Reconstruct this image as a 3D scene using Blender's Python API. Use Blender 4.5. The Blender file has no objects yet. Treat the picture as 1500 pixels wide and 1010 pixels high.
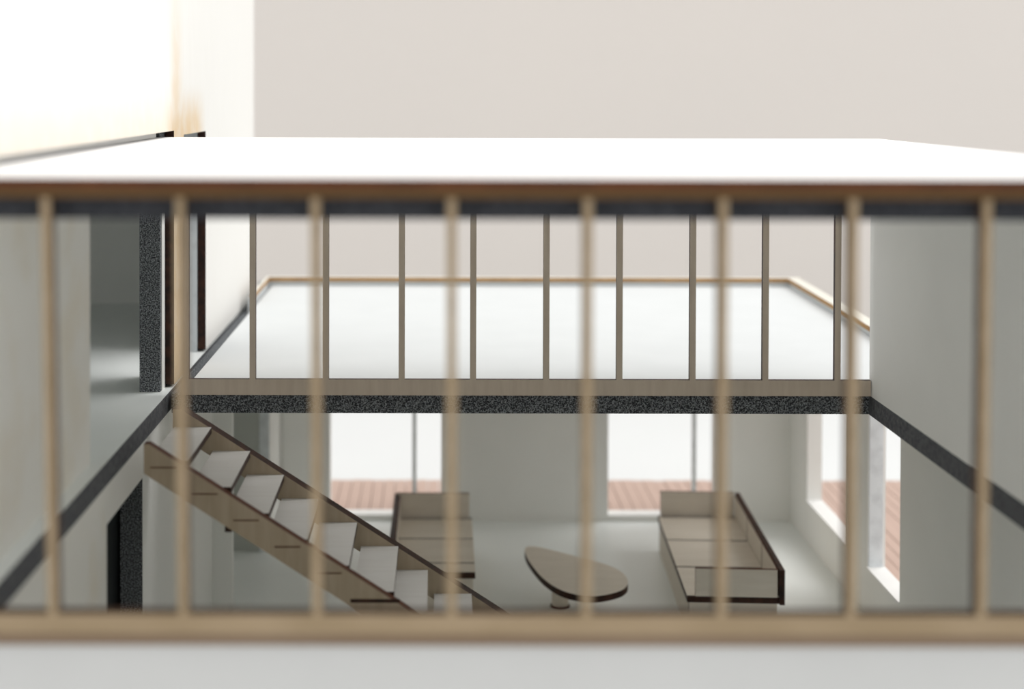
import bpy, math, random
from mathutils import Vector
random.seed(7)
S = bpy.context.scene
COL = S.collection
H = 5.3                      # camera height above the lower floor (building scale: 1 unit = 1 m of the modelled house)

# ------------------------------------------------------------------ camera, world, lights, exposure
cam = bpy.data.cameras.new('camera')
co = bpy.data.objects.new('camera', cam); COL.objects.link(co)
F = 2083.0                   # focal length in pixels of the 1500 px frame (a 50 mm lens)
PITCH = math.radians(0.9)
cam.sensor_fit = 'HORIZONTAL'; cam.sensor_width = 36.0; cam.lens = 36.0 * F / 1500
cam.shift_x = (750 - 640) / 1500
cam.shift_y = -(505 - (135 + F * math.tan(PITCH))) / 1500
co.location = (0, 0, H)
co.rotation_mode = 'QUATERNION'
from mathutils import Matrix
co.rotation_quaternion = (Matrix.Rotation(math.pi / 2 - PITCH, 4, 'X') @ Matrix.Rotation(math.radians(0.13), 4, 'Z')).to_quaternion()
cam.clip_start = 0.05; cam.clip_end = 200
cam.dof.use_dof = True; cam.dof.focus_distance = 11.95
cam.dof.aperture_fstop = (cam.lens / 1000) / 0.140
S.camera = co

w = bpy.data.worlds.new('world'); S.world = w; w.use_nodes = True
w.node_tree.nodes['Background'].inputs[0].default_value = (1.0, 0.985, 0.965, 1)
w.node_tree.nodes['Background'].inputs[1].default_value = 1.12

sun = bpy.data.lights.new('window_daylight', 'SUN'); sun.energy = 1.9; sun.angle = math.radians(50)
sun.color = (1.0, 0.985, 0.96)
so = bpy.data.objects.new('window_daylight', sun); COL.objects.link(so)
so.rotation_euler = Vector((-0.60, -0.14, -0.80)).to_track_quat('-Z', 'Y').to_euler()

S.view_settings.view_transform = 'Standard'; S.view_settings.look = 'None'
S.view_settings.gamma = 1.0; S.view_settings.use_curve_mapping = False
S.view_settings.exposure = 0.0
S.cycles.max_bounces = 16; S.cycles.diffuse_bounces = 12

# ------------------------------------------------------------------ materials
def mat(name, c1, c2=None, scale=6.0, rough=0.75, stretch=(1, 1, 1), bump=0.0, detail=4, lo=0.35, hi=0.65, spec=0.25):
    m = bpy.data.materials.new(name); m.use_nodes = True
    nt = m.node_tree; b = nt.nodes['Principled BSDF']
    b.inputs['Roughness'].default_value = rough
    b.inputs['Specular IOR Level'].default_value = spec
    if c2 is None: c2 = tuple(v * 0.95 for v in c1)
    tc = nt.nodes.new('ShaderNodeTexCoord'); mp = nt.nodes.new('ShaderNodeMapping')
    mp.inputs['Scale'].default_value = stretch
    n = nt.nodes.new('ShaderNodeTexNoise'); n.inputs['Scale'].default_value = scale; n.inputs['Detail'].default_value = detail
    r = nt.nodes.new('ShaderNodeValToRGB')
    r.color_ramp.elements[0].position = lo; r.color_ramp.elements[1].position = hi
    r.color_ramp.elements[0].color = (*c1, 1); r.color_ramp.elements[1].color = (*c2, 1)
    L = nt.links.new
    L(tc.outputs['Object'], mp.inputs['Vector']); L(mp.outputs['Vector'], n.inputs['Vector'])
    L(n.outputs['Fac'], r.inputs['Fac']); L(r.outputs['Color'], b.inputs['Base Color'])
    if bump:
        bp = nt.nodes.new('ShaderNodeBump'); bp.inputs['Strength'].default_value = bump; bp.inputs['Distance'].default_value = 0.02
        L(n.outputs['Fac'], bp.inputs['Height']); L(bp.outputs['Normal'], b.inputs['Normal'])
    return m

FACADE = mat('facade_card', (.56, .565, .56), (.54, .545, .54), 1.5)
WHITE = mat('white_card', (.88, .88, .87), (.85, .85, .845), 3)
INNER = mat('inner_white_card', (.87, .875, .855), (.845, .85, .83), 1.3)
FLOORM = mat('floor_card', (.85, .885, .88), (.825, .86, .855), 1.0, rough=.42, spec=.45)
STAINED = mat('smoke_stained_card', (.85, .84, .80), (.80, .75, .65), 1.6, lo=.5, hi=.75)
DECK = mat('terrace_card', (.64, .665, .675), (.625, .65, .66), 2)
FELT = mat('dark_grey_felt', (.032, .035, .04), (.40, .425, .445), 95, rough=1, bump=.5, detail=2.5, lo=.42, hi=.72, spec=.05)
FELTS = mat('sawn_felt', (.09, .092, .102), (.17, .175, .185), 30, rough=1, bump=.3, detail=5, lo=.3, hi=.75, spec=.05)
FELTD = mat('dark_roof_felt', (.03, .032, .037), (.07, .072, .08), 30, rough=1, bump=.3, detail=5, lo=.3, hi=.75, spec=.05)
FELTL = mat('pale_grey_felt', (.80, .84, .87), (.62, .65, .68), 7, rough=1, detail=6, lo=.45, hi=.8, spec=.05)
WOOD = mat('plywood_face', (.42, .345, .255), (.37, .30, .215), 2.2, stretch=(8, 8, 1), rough=.6, detail=3)
TREADM = mat('tread_card', (.67, .655, .635), (.63, .61, .585), 2.2, stretch=(1, 8, 8), rough=.6, detail=3)
REARM = mat('rear_frame_plywood', (.62, .53, .435), (.57, .48, .39), 2.2, stretch=(8, 8, 1), rough=.6, detail=3)
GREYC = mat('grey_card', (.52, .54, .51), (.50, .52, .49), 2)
CREAM = mat('cream_card', (.70, .685, .62), (.68, .665, .60), 2)
CHAR = mat('charred_edge', (.055, .024, .012), (.035, .014, .008), 5, rough=.6)
STRIP = mat('dull_brown', (.24, .17, .115), (.21, .145, .095), 3, stretch=(.6, 6, 6), rough=.6)  # dull brown for the recessed strip below the bottom rail
RAILSHADE = mat('shaded_rail_plywood', (.135, .072, .024), (.11, .058, .018), 3, stretch=(.6, 6, 6), rough=.6)  # darker brown carries the roof overhang's shade on the front top rail
WOODL = mat('plywood_pale_face', (.76, .70, .62), (.71, .65, .565), 2.2, stretch=(1, 8, 8), rough=.6, detail=3)
OAK = mat('front_frame_plywood', (.325, .245, .155), (.28, .208, .125), 2.2, stretch=(1, 8, 4), rough=.6, detail=3)
BURNT = mat('burnt_edge', (.018, .008, .006), (.055, .020, .011), 14, rough=.55, detail=4)
SCORCH = mat('scorched_edge', (.105, .030, .009), (.07, .019, .006), 5, rough=.6, detail=4)
TOAST = mat('toasted_edge', (.40, .225, .075), (.31, .16, .045), 4, rough=.6, detail=4)
PINK = mat('plank_wood', (.49, .365, .31), (.455, .335, .285), 2.5, stretch=(9, .6, 1), rough=.7)
BLACK = mat('black_card', (.010, .013, .014), (.014, .017, .018), 3, rough=.8)
TABLE = mat('white_tabletop', (.675, .695, .70), (.665, .683, .69), .3)
BACKM = mat('backdrop_paper', (.705, .665, .63), (.69, .652, .62), .12)

def stain_mat():
    """White laser-cut card with the yellow scorch that the laser left round the openings."""
    m = mat('tower_card', (.76, .755, .735), (.74, .735, .71), 2.0, stretch=(1, 30, 1))
    nt = m.node_tree; L = nt.links.new; b = nt.nodes['Principled BSDF']; ramp = b.inputs['Base Color'].links[0].from_node
    tc = nt.nodes.new('ShaderNodeTexCoord'); sx = nt.nodes.new('ShaderNodeSeparateXYZ'); L(tc.outputs['Object'], sx.inputs[0])
    def mth(op, a, bb):
        n = nt.nodes.new('ShaderNodeMath'); n.operation = op
        for i, v in enumerate((a, bb)):
            if isinstance(v, (int, float)): n.inputs[i].default_value = v
            else: L(v, n.inputs[i])
        return n.outputs[0]
    def rng(v, a, bb, c, d):
        n = nt.nodes.new('ShaderNodeMapRange'); n.interpolation_type = 'SMOOTHSTEP'
        n.inputs[1].default_value = a; n.inputs[2].default_value = bb; n.inputs[3].default_value = c; n.inputs[4].default_value = d
        L(v, n.inputs[0]); return n.outputs[0]
    y, z = sx.outputs[1], sx.outputs[2]
    up = rng(z, H - .36, H + .10, 1.0, 0.0)                 # scorch just above the lower edge
    up2 = rng(z, H - .36, H + 1.3, .55, 0.0)
    near = mth('MULTIPLY', rng(y, 11.2, 12.1, 0.0, 1.0), rng(y, 13.0, 13.7, 1.0, 0.0))
    strip = mth('MULTIPLY', rng(y, 11.72, 12.02, 0.0, 1.0), rng(y, 12.08, 12.5, 1.0, 0.0))
    wide = mth('MULTIPLY', up, .30)
    s = mth('MAXIMUM', mth('MULTIPLY', near, mth('MULTIPLY', up, .8)), mth('MULTIPLY', strip, up2))
    s = mth('MAXIMUM', s, mth('MULTIPLY', wide, rng(y, 12.3, 12.5, 1.0, 0.0)))
    n = nt.nodes.new('ShaderNodeTexNoise'); n.inputs['Scale'].default_value = 5; L(tc.outputs['Object'], n.inputs['Vector'])
    s = mth('MULTIPLY', s, rng(n.outputs['Fac'], .25, .6, .65, 1.0))
    mx = nt.nodes.new('ShaderNodeMix'); mx.data_type = 'RGBA'
    L(s, mx.inputs[0]); L(ramp.outputs['Color'], mx.inputs[6]); mx.inputs[7].default_value = (.66, .47, .25, 1)
    L(mx.outputs[2], b.inputs['Base Color'])
    return m
TOWER = stain_mat()

# ------------------------------------------------------------------ mesh helpers
class MB:
    """Collects boxes and prisms, each face with its own material, into ONE mesh."""
    def __init__(self): self.v = []; self.f = []; self.m = []; self.ms = []
    def mi(self, m):
        if m not in self.ms: self.ms.append(m)
        return self.ms.index(m)
    def box(self, lo, hi, m, **over):
        """over: nx, px, ny, py, nz, pz = material of that side"""
        (x0, y0, z0), (x1, y1, z1) = lo, hi
        k = len(self.v)
        self.v += [(x0, y0, z0), (x1, y0, z0), (x1, y1, z0), (x0, y1, z0), (x0, y0, z1), (x1, y0, z1), (x1, y1, z1), (x0, y1, z1)]
        for key, q in (('nz', (0, 3, 2, 1)), ('pz', (4, 5, 6, 7)), ('ny', (0, 1, 5, 4)), ('px', (1, 2, 6, 5)), ('py', (2, 3, 7, 6)), ('nx', (3, 0, 4, 7))):
            self.f.append([k + i for i in q]); self.m.append(self.mi(over.get(key, m)))
        return self
    def plate(self, lo, hi, thin, face, edge, **over):
        d = {}
        for a in 'xyz':
            mm = face if a == thin else edge
            d['n' + a] = mm; d['p' + a] = mm
        d.update(over)
        return self.box(lo, hi, face, **d)
    def prism(self, pts, a, b, axis, face, edge):
        """polygon pts (2-D) extruded from a to b along axis ('y': pts are x,z; 'z': pts are x,y)"""
        n = len(pts); k = len(self.v)
        area = sum(pts[i][0] * pts[(i + 1) % n][1] - pts[(i + 1) % n][0] * pts[i][1] for i in range(n))
        if area < 0: pts = pts[::-1]
        for t in (a, b):
            for p in pts: self.v.append((p[0], t, p[1]) if axis == 'y' else (p[0], p[1], t))
        fi, ei = self.mi(face), self.mi(edge)
        A = list(range(k, k + n)); B = list(range(k + n, k + 2 * n))
        if axis == 'y': self.f += [A, B[::-1]]
        else: self.f += [A[::-1], B]
        self.m += [fi, fi]
        for i in range(n):
            j = (i + 1) % n
            q = [A[i], A[j], B[j], B[i]]
            self.f.append(q if axis == 'z' else q[::-1]); self.m.append(ei)
        return self
    def build(self, name, parent=None, loc=None):
        me = bpy.data.meshes.new(name); me.from_pydata(self.v, [], self.f)
        for m in self.ms: me.materials.append(m)
        for p, i in zip(me.polygons, self.m): p.material_index = i
        me.update()
        o = bpy.data.objects.new(name, me); COL.objects.link(o)
        if parent: o.parent = parent
        if loc: o.location = loc
        return o

def tag(o, label, cat, group=None, kind=None):
    o['label'] = label; o['category'] = cat
    if group: o['group'] = group
    if kind: o['kind'] = kind
    return o
def struct(o, label, cat): return tag(o, label, cat, kind='structure')
def thing(name, loc, label, cat, rz=0, group=None):
    o = bpy.data.objects.new(name, None); COL.objects.link(o); o.location = loc; o.rotation_euler = (0, 0, rz)
    return tag(o, label, cat, group)
def B(x0, x1, y0, y1, z0, z1):   # heights are given relative to the camera, turned into heights above the lower floor
    return (x0, y0, z0 + H), (x1, y1, z1 + H)

# key planes (depths and offsets read from the photograph)
YF, YB, YW = 6.34, 11.66, 17.5            # front frame, rear frame, far wall
XL, XR, XRR, XLL = -2.22, 3.58, 4.37, -5.2
SLT, SLB = -2.5, -2.66                    # upper floor slab
RT, RB = -.380, -.580                     # roof top and felt underside

# ------------------------------------------------------------------ setting: table, backdrop, building shell
struct(MB().box(*B(-30, 30, -6, 34, -5.70, -5.50), TABLE).build('floor_tabletop'), 'white tabletop under the whole model, seen bright through the lower windows', 'tabletop')
struct(MB().box(*B(-40, 40, 34, 34.3, -5.5, 16), BACKM).build('wall_backdrop'), 'plain warm grey backdrop behind the model, above the white roof', 'backdrop')

struct(MB().box(*B(XLL, XRR + .18, YF + .05, YW + .2, -5.5, -5.3), FLOORM, ny=WHITE).build('floor'), 'pale grey card floor of the lower room under the sofas and table', 'floor')
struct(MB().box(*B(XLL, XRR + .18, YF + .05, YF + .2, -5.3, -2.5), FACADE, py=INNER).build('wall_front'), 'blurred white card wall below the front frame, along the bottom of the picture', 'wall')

# far wall of the lower room with two tall windows
wb = MB()
ZT, ZS = -2.80, -5.225
w1 = ((484 - 640) * YW / F, (648 - 640) * YW / F); w2 = ((893 - 640) * YW / F, (1052 - 640) * YW / F)
xs = [-1.90, w1[0], w1[1], w2[0], w2[1], XRR]
for a, b in ((0, 1), (2, 3), (4, 5)): wb.box(*B(xs[a], xs[b], YW, YW + .2, -5.3, SLB), INNER, py=WHITE)
for a, b in ((1, 2), (3, 4)):
    wb.box(*B(xs[a], xs[b], YW, YW + .2, ZT, SLB), INNER, py=WHITE)
    wb.box(*B(xs[a], xs[b], YW, YW + .2, -5.3, ZS - .03), INNER, py=WHITE)
struct(wb.build('wall_back'), 'far grey-white card wall of the lower room between the two windows', 'wall')
for i, (wx, mx, lab) in enumerate(((w1, 608, 'tall window in the far wall, behind the staircase and left sofa'), (w2, 1019, 'tall window in the far wall, behind the right-hand sofa'))):
    t = MB().box(*B(wx[0], wx[1], YW - .015, YW + .2, ZS - .03, ZS), WHITE).build('window_%d' % (i + 1))
    struct(t, lab, 'window')
    xm = (mx - 640) * (YW + .1) / F
    MB().box(*B(xm - .024, xm + .024, YW + .07, YW + .13, ZS, ZT), FELTL).build('mullion', t)
    MB().box(*B(wx[0], wx[1], YW + .07, YW + .13, ZT - .05, ZT), FELTL).build('window_head', t)

# right wall of the lower room with two windows
wr = MB(); X0, X1 = XRR, XRR + .18
w3 = (15.05, 16.70); w4 = (13.33, 14.33); zs = -4.80; zt = -2.80
seg = [(YF + .2, w4[0]), (w4[1], w3[0]), (w3[1], YW)]
for a, b in seg: wr.box(*B(X0, X1, a, b, -5.3, SLB), INNER, px=WHITE)
for a, b in (w4, w3):
    wr.box(*B(X0, X1, a, b, -5.3, zs - .03), INNER, px=WHITE); wr.box(*B(X0, X1, a, b, zt, SLB), INNER, px=WHITE)
wro = struct(wr.build('wall_right'), 'right-hand card wall of the lower room with two deep windows', 'wall')
for i, ((a, b), lab) in enumerate(((w3, 'far window in the right-hand wall of the lower room, with a white reveal'), (w4, 'near window in the right-hand wall of the lower room, with a grey felt reveal'))):
    t = MB().box(*B(X0 - .01, X1, a, b, zs - .03, zs), WHITE).build('window_%d' % (i + 3)); struct(t, lab, 'window')
    if i: MB().box(*B(X0 + .012, X1 - .03, b - .012, b, zs, zt), FELTL).build('felt_reveal', t)
    else: MB().box(*B(X0 + .004, X1 - .004, b - .012, b, zs, zt), INNER).build('card_reveal', t)

# left wall of the lower room, with a black doorway, and the recess beyond it
yd = (9.63, 10.80); zd = -2.95; xw = XL - .02; yr = 14.2
wl = MB()
for a, b in ((YF + .2, yd[0]), (yd[1], yr)): wl.box(*B(xw - .17, xw, a, b, -5.3, SLB), STAINED if a < 8 else INNER, ny=FELT if a > 8 else INNER)
wl.box(*B(xw - .17, xw, yd[0], yd[1], zd, SLB), STAINED)
wl.box(*B(xw - .17, -2.045, yr, yr + .1, -5.3, SLB), INNER)
struct(wl.build('wall_left'), 'left-hand card wall of the lower room under the dark felt band', 'wall')
struct(MB().box(*B(xw - .25, xw - .19, yd[0] - .2, yd[1] + .5, -5.3, zd + .15), BLACK).build('door_1'), 'black doorway in the left wall beneath the stair head', 'door')
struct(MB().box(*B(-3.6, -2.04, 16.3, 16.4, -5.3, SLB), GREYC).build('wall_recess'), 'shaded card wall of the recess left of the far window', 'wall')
struct(MB().box(*B(-2.035, -1.92, 16.3, YW + .2, -5.3, SLB), INNER, ny=FELTL).build('trim_pillar'), 'grey felt-ended pillar beside the recess at the left of the far wall', 'pillar')
struct(MB().box(*B(XLL, XLL + .1, YF + .2, YW + .2, -5.3, 3), INNER, nx=WHITE).build('wall_outer_left'), 'outermost left wall of the model, behind the tower', 'wall')

# upper floor slabs: felt core, white card on top
sl = MB().box(*B(XLL + .1, XL, YF + .2, 17.2, SLB, SLT), FELTS, pz=FLOORM, nz=INNER)
struct(sl.build('floor_left'), 'left upper floor slab, a dark felt band running to the stair head', 'floor')
sr = MB().box(*B(XR, XRR + .18, YF + .2, YB + .1, SLB, SLT), FELTS, pz=WHITE, nz=INNER)
struct(sr.build('floor_right'), 'right upper floor slab, a dark felt band sloping towards the camera', 'floor')

# terrace slab over the lower room
tc = MB().box(*B(XL + .03, XRR + .18, YB + .07, YW + .2, SLB, SLT), FELT, nz=INNER)
tco = struct(tc.build('ceiling'), 'terrace slab behind the rear frame, its front a speckled dark felt beam', 'ceiling')
struct(MB().prism([(-2.02, YB + .075), (4.20, YB + .075), (XRR - .022, YW - .01), (-2.02, YW - .01)], SLT + .002 + H, -2.39 + H, 'z', DECK, DECK).build('floor_terrace'), 'bright white terrace deck seen through the thin rear frame', 'terrace')

# upper right wall beside the void
struct(MB().box(*B(XR, XR + .1, YF + .09, YB + .06, SLT, RB), INNER, px=WHITE).build('wall_upper_right'), 'plain grey card wall at right, above the sloping felt band', 'wall')
# upper left wall beside the void
struct(MB().box(*B(-2.40, -2.32, YF + .2, 9.5, SLT, RB), STAINED, nx=INNER).build('wall_upper_left'), 'blurred card wall at the left edge above the felt band', 'wall')

# tower wall at left: outer card plate, felt core, inner plate, with the terrace doorway
tz = 3.0; yp0, yp1, yp2, yp3 = 11.98, 12.44, 13.62, 17.2
def wall_layers(x0, x1, face, edge, yfirst, zlow):
    m = MB()
    m.plate(*B(x0, x1, YF - .1, yp3, -.33, tz), 'x', face, edge)
    m.plate(*B(x0, x1, yfirst, yp1, zlow, -.33), 'x', face, edge)
    m.plate(*B(x0, x1, yp2, yp3, zlow, -.33), 'x', face, edge)
    m.plate(*B(x0, x1, yp1, yp2, -.378, -.33), 'x', face, edge)
    return m
tw = wall_layers(-2.29, -2.215, TOWER, BURNT, yp0, -2.475).build('wall_tower')
struct(tw, 'tall white tower wall at left, scorched yellow around its doorway', 'wall')
m = MB()
m.box(*B(-2.466, -2.296, 11.78, yp1, SLT, -.34), FELT); m.box(*B(-2.466, -2.296, yp2, yp3, SLT, -.34), FELT, ny=FELTL)
m.box(*B(-2.466, -2.296, 11.78, yp3, -.34, tz), FELT)
m.build('felt_core', tw)
MB().box(*B(-2.42, -2.296, YF + .02, 11.62, RT + .004, -.29), INNER).build('card_packing', tw)
m = MB()
m.box(*B(-2.54, -2.47, 12.2, yp1, SLT, tz), INNER); m.box(*B(-2.54, -2.47, yp2, yp3, SLT, tz), INNER); m.box(*B(-2.54, -2.47, yp1, yp2, -.35, tz), INNER)
m.build('inner_card', tw)
MB().box(*B(-2.296, -2.290, 11.84, 11.97, SLT, -.42), INNER).build('card_strip', tw)
m = MB()
m.box(*B(XLL + .1, -2.3, YF - .1, yp3, tz, tz + .1), WHITE)
struct(m.build('roof_tower'), 'flat top of the tower at left, above the picture', 'roof')
struct(MB().box(*B(XLL + .1, -2.54, 16.7, 16.8, SLT, tz), INNER, py=WHITE).build('wall_tower_back'), 'dim far wall of the upper left room', 'wall')
struct(MB().box(*B(XLL + .1, -2.3, YF - .1, YF, RT, tz), WHITE, py=INNER).build('wall_tower_front'), 'front wall of the tower at left, outside the picture', 'wall')

# roof: white card plate on a felt core
rf = MB().plate(*B(-2.62, XR + .1, YF - .07, YB + .14, -.425, RT), 'z', WHITE, SCORCH, nz=WOOD).build('roof')
struct(rf, 'flat white roof plate with scorched brown front edge', 'roof')
MB().box(*B(XLL + .1, XR + .1, YF + .12, YB + .05, RB, -.43), FELTD, nz=INNER).build('felt_core', rf)

# ------------------------------------------------------------------ the two laser-cut frames
def frame(name, label, y, thick, x0, x1, posts, wood, zt0, zt1, zb0, zb1, pw=.041):
    edge = BURNT if y > 8 else CHAR
    t = thing(name, (0, y, 0), label, 'frame')
    MB().plate((x0, 0, zt0 + H), (x1, thick, zt1 + H), 'y', wood if y > 8 else RAILSHADE, edge).build('top_rail', t)
    MB().plate((x0, 0, zb0 + H), (x1, thick, zb1 + H), 'y', wood, edge).build('bottom_rail', t)
    for x, dx in posts:
        MB().prism([(x - pw / 2, zt0 + H), (x + pw / 2, zt0 + H), (x + pw / 2 + dx, zb1 + H), (x - pw / 2 + dx, zb1 + H)], 0, thick, 'y', wood, edge).build('post', t)
    return t
fx = [(-2.34, .02)] + [((x - 640) / F * YF, d) for x, d in ((66, .03), (263, .015), (462, .01), (662, .005), (862, 0), (1061, 0), (1252, 0), (1448, -.012))] + [(3.06, 0)]
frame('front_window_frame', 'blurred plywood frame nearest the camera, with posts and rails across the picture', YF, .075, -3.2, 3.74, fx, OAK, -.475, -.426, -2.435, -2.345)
MB().plate((-3.2, .03, -2.497 + H), (3.74, .06, -2.436 + H), 'y', STRIP, CHAR).build('sill_strip', bpy.data.objects['front_window_frame'])
bx = [(-2.06, 0)] + [((x - 640) / F * YB, 0) for x in (370, 477.5, 589, 694, 801.5, 909, 1016.5, 1123.5, 1229.5)]
frame('rear_window_frame', 'sharp thin plywood frame in front of the white terrace', YB, .05, -2.09, XR - .005, bx, REARM, -.66, -.585, -2.497, -2.367, pw=.050)

# ------------------------------------------------------------------ terrace parapet coping
pc = thing('parapet_coping', (0, 0, 0), 'cream coping boards with brown edges around the far terrace parapet', 'coping')
zc0, zc1 = -2.335, -2.285
def cop(lo, hi): return MB().plate(lo, hi, 'z', CREAM, TOAST).build('coping_board', pc)
cop(*B(-2.10, XRR + .12, YW - .03, YW + .07, zc0, zc1))
cop(*B(-2.10, -2.06, 16.0, YW - .032, zc0, zc1))
XN_ = 4.185                                   # the right parapet runs slightly inwards towards the rear frame
MB().prism([(XRR - .04, YW - .032), (XRR + .10, YW - .032), (XN_ + .14, YB + .1), (XN_, YB + .1)], zc0 + H, zc1 + H, 'z', CREAM, TOAST).build('coping_board', pc)
pp = MB()
pp.box(*B(-2.2, XRR + .12, YW, YW + .06, SLT + .004, zc0), DECK)
pp.prism([(XRR - .015, YW), (XRR + .10, YW), (XN_ + .14, YB + .1), (XN_ + .025, YB + .1)], SLT + .004 + H, zc0 + H, 'z', DECK, DECK)
pp.box(*B(-2.13, -2.075, 16.0, YW, SLT + .004, zc0), DECK)
pp.build('upstand', pc)

# ------------------------------------------------------------------ staircase
st = thing('staircase', (0, 0, 0), 'open-tread plywood staircase running down from the left slab', 'staircase')
go, ri = .292, .1865; XN, ZN = -1.785, -2.625
def nose(x): return ZN - (x - XN) * ri / go
xs0 = -2.06
xend = XN + 14.2 * go
def stringer(y0, y1, top=.018, dep=.262):
    xa = XN - (-2.486 - ZN - top) * go / ri
    pts = [(xs0, -2.486), (xa, -2.486)]
    xz = XN + (ZN + top + 5.3) * go / ri
    xb = XN + (ZN - dep + 5.3) * go / ri
    pts += [(xz, -5.298), (xb, -5.298), (xs0, nose(xs0) - dep + .02)]
    return [(p[0], p[1] + H) for p in pts], y0, y1
for y0, y1 in ((9.975, 10.06), (11.08, 11.21)):
    p, a, b = stringer(y0, y1, -.014, .264) if y0 < 10.5 else stringer(y0, y1, .004, .232)
    s = MB().prism(p, a, b, 'y', WOOD, BURNT if y0 > 10.5 else SCORCH).build('stringer', st)
    if y0 < 10.5:
        for k in range(0, 13):
            xa = XN + (k - .78) * go; z = ZN - k * ri - .025
            big = k == 5
            MB().box((xa - (.05 if big else .0), y0 - .003, z + H - (.022 if big else .004)), (xa + go * (1.02 if big else .62), y0 + .004, z + H + .004), BURNT if big else SCORCH).build('tread_slot', s)
        MB().box((-1.49, y0 + .01, -3.11 + H), (-1.44, y0 + .05, -3.05 + H), BURNT).build('tab', s)
first = None
for k in range(0, 14):
    if first is None:
        first = MB().plate((-go, 10.062, -.05), (0, 11.078, 0), 'z', TREADM, BURNT).build('tread', st)
        o = first
    else:
        o = first.copy(); COL.objects.link(o); o.parent = st
    jit = random.uniform(-.006, .006)
    o.location = (XN + k * go + jit, 0, ZN - k * ri + H); o.rotation_euler = (0, 0, random.uniform(-.004, .004))

# ------------------------------------------------------------------ sofas
def sofa(name, loc, rz, label, width, lens, side, near_arm):
    """local: x across, y away from the camera, z up; side = +1 backrest at right, -1 at left"""
    t = thing(name, loc, label, 'sofa', rz)
    L = sum(lens); sh = .42; pt = .06; ah = .27
    bw = width
    MB().plate((.02, .015, 0), (bw - .02, .055, sh - pt), 'y', WOODL, BURNT).build('base_panel', t)
    MB().plate((.02, L - .055, 0), (bw - .02, L - .015, sh - pt), 'y', WOODL, BURNT).build('base_panel', t)
    MB().plate((.02, .056, 0), (.06, L - .056, sh - pt), 'x', WOODL, BURNT).build('base_panel', t)
    MB().plate((bw - .06, .056, 0), (bw - .02, L - .056, sh - pt), 'x', WOODL, BURNT).build('base_panel', t)
    MB().plate((0, 0, sh - pt), (bw, L, sh - .012), 'z', WOODL, BURNT, pz=BURNT).build('seat_board', t)
    y = 0
    for i, l in enumerate(lens):
        MB().plate((.0, y + .015, sh - .012), (bw, y + l - (.015 if i < len(lens) - 1 else .10), sh), 'z', WOODL, BURNT).build('seat_panel', t)  # last panel stops short: dark board strip stands in for the armrest's shadow
        y += l
    xa, xb = (bw + .001, bw + .05) if side > 0 else (-.05, -.001)
    br = MB().plate((xa, -.01, sh - pt - .01), (xb, L + .0, sh + ah), 'x', WOODL, BURNT, **({'nx': BURNT} if side > 0 else {'px': BURNT})).build('backrest', t)
    # backrest lining in panels
    y = .045 if near_arm else 0
    for l in lens:
        y1 = min(L - .05, (y if y > .05 else 0) + l)
        p0, p1 = (bw - .016, bw) if side > 0 else (0, .016)
        MB().plate((p0, y + .012, sh + .001), (p1, y1 - .012, sh + ah - .012), 'x', WOODL, SCORCH).build('back_panel', t)
        y = y1
    ax0, ax1 = (.08, bw - .02) if side > 0 else (.02, bw - .03)
    if near_arm: MB().plate((ax0, .0, sh + .001), (ax1, .04, sh + ah), 'y', WOODL, SCORCH).build('armrest', t)
    MB().plate((ax0 - .05, L - .045, sh - .011), (ax1, L - .005, sh + ah + .01), 'y', WOODL, SCORCH).build('armrest', t)
    return t
sofa('sofa', (2.435, 13.70, 0), math.radians(-2.7), 'long plywood sofa by the right-hand windows, with armrests at both ends', .885, (.86, .88, .92), 1, True)
sofa('sofa', (-.43, 14.36, 0), math.radians(-.3), 'plywood sofa half hidden behind the staircase, open at its near end', .83, (.30, .80, .80), -1, False)

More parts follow.
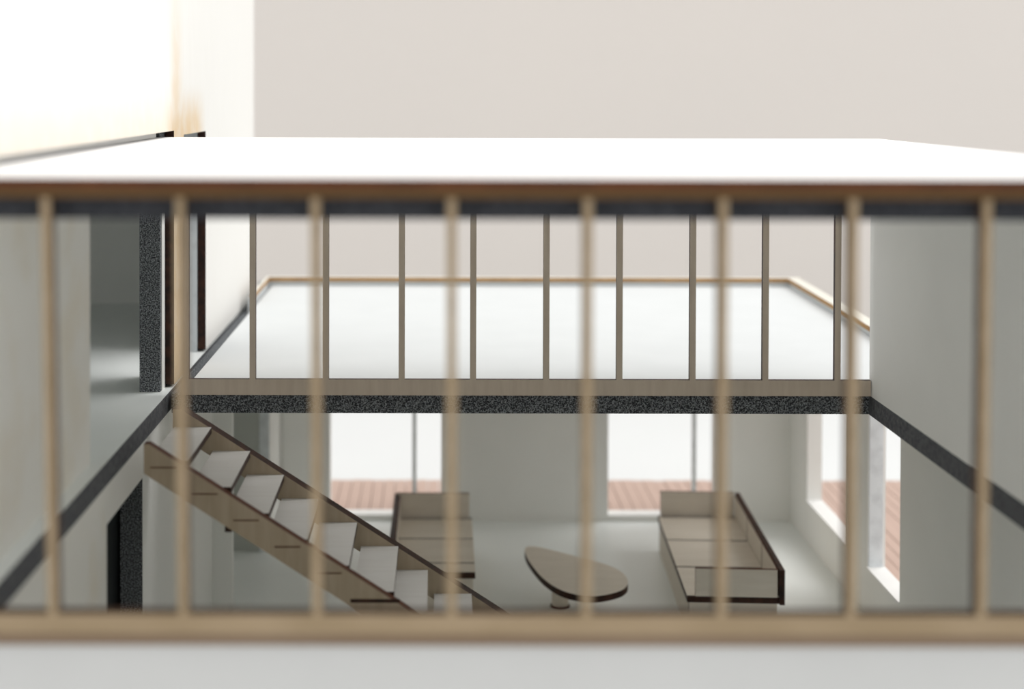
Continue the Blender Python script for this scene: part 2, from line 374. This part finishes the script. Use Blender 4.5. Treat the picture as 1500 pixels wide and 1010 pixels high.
# ------------------------------------------------------------------ coffee table
def smooth(p, n=3):
    for _ in range(n):
        q = []
        for i in range(len(p)):
            a, b = p[i], p[(i + 1) % len(p)]
            q += [(a[0] * .75 + b[0] * .25, a[1] * .75 + b[1] * .25), (a[0] * .25 + b[0] * .75, a[1] * .25 + b[1] * .75)]
        p = q
    return p
top = [(0.950,15.202),(0.972,15.298),(1.018,15.340),(1.139,15.287),(1.318,15.140),(1.537,14.955),(1.749,14.770),(1.872,14.607),(1.930,14.419),(1.935,14.203),(1.895,14.060),(1.816,13.940),(1.638,13.822),(1.505,13.797),(1.317,13.871),(1.180,14.047),(1.070,14.343),(1.000,14.689),(0.958,14.970)]
ct = thing('coffee_table', (1.35, 14.4, 0), 'low egg-shaped plywood table with dark rim, between the two sofas', 'table')
MB().prism(smooth([(x - 1.35, y - 14.4) for x, y in top], 2), H - 4.92 - .065, H - 4.92, 'z', WOODL, BURNT).build('tabletop', ct)
n = 20; px, py, r0, r1 = -.07, .16, .085, .10
leg = MB(); zl = H - 4.92 - .066
ring = lambda r, z: [(px + r * math.cos(6.2832 * i / n), py + r * math.sin(6.2832 * i / n), z) for i in range(n)]
leg.v = ring(r1, 0) + ring(r1, .02) + ring(r0, .021) + ring(r0, zl)
for j in range(3):
    for i in range(n):
        k = (i + 1) % n
        leg.f.append([j * n + i, j * n + k, (j + 1) * n + k, (j + 1) * n + i]); leg.m.append(leg.mi(WOODL if j == 2 else BURNT))
leg.f += [list(range(n))[::-1], list(range(3 * n, 4 * n))]; leg.m += [leg.mi(BURNT), leg.mi(WOODL)]
leg.build('pedestal', ct)

# ------------------------------------------------------------------ plank deck outside
pd = thing('plank_deck', (0, 0, -.2), 'pinkish plank deck on the ground outside the lower windows', 'deck')
pwid = .147; shared = {}
x = -3.2; i = 0
while x < 9.6:
    y0 = YW + .22 if x < XRR + .2 else 9.0
    key = y0
    if key not in shared:
        o = MB().box((.004, y0, 0), (pwid - .004, 19.45, .17), PINK).build('plank', pd); shared[key] = o
    else:
        o = shared[key].copy(); COL.objects.link(o); o.parent = pd
    o.location = (x, 0, random.uniform(-.006, .006)); x += pwid; i += 1
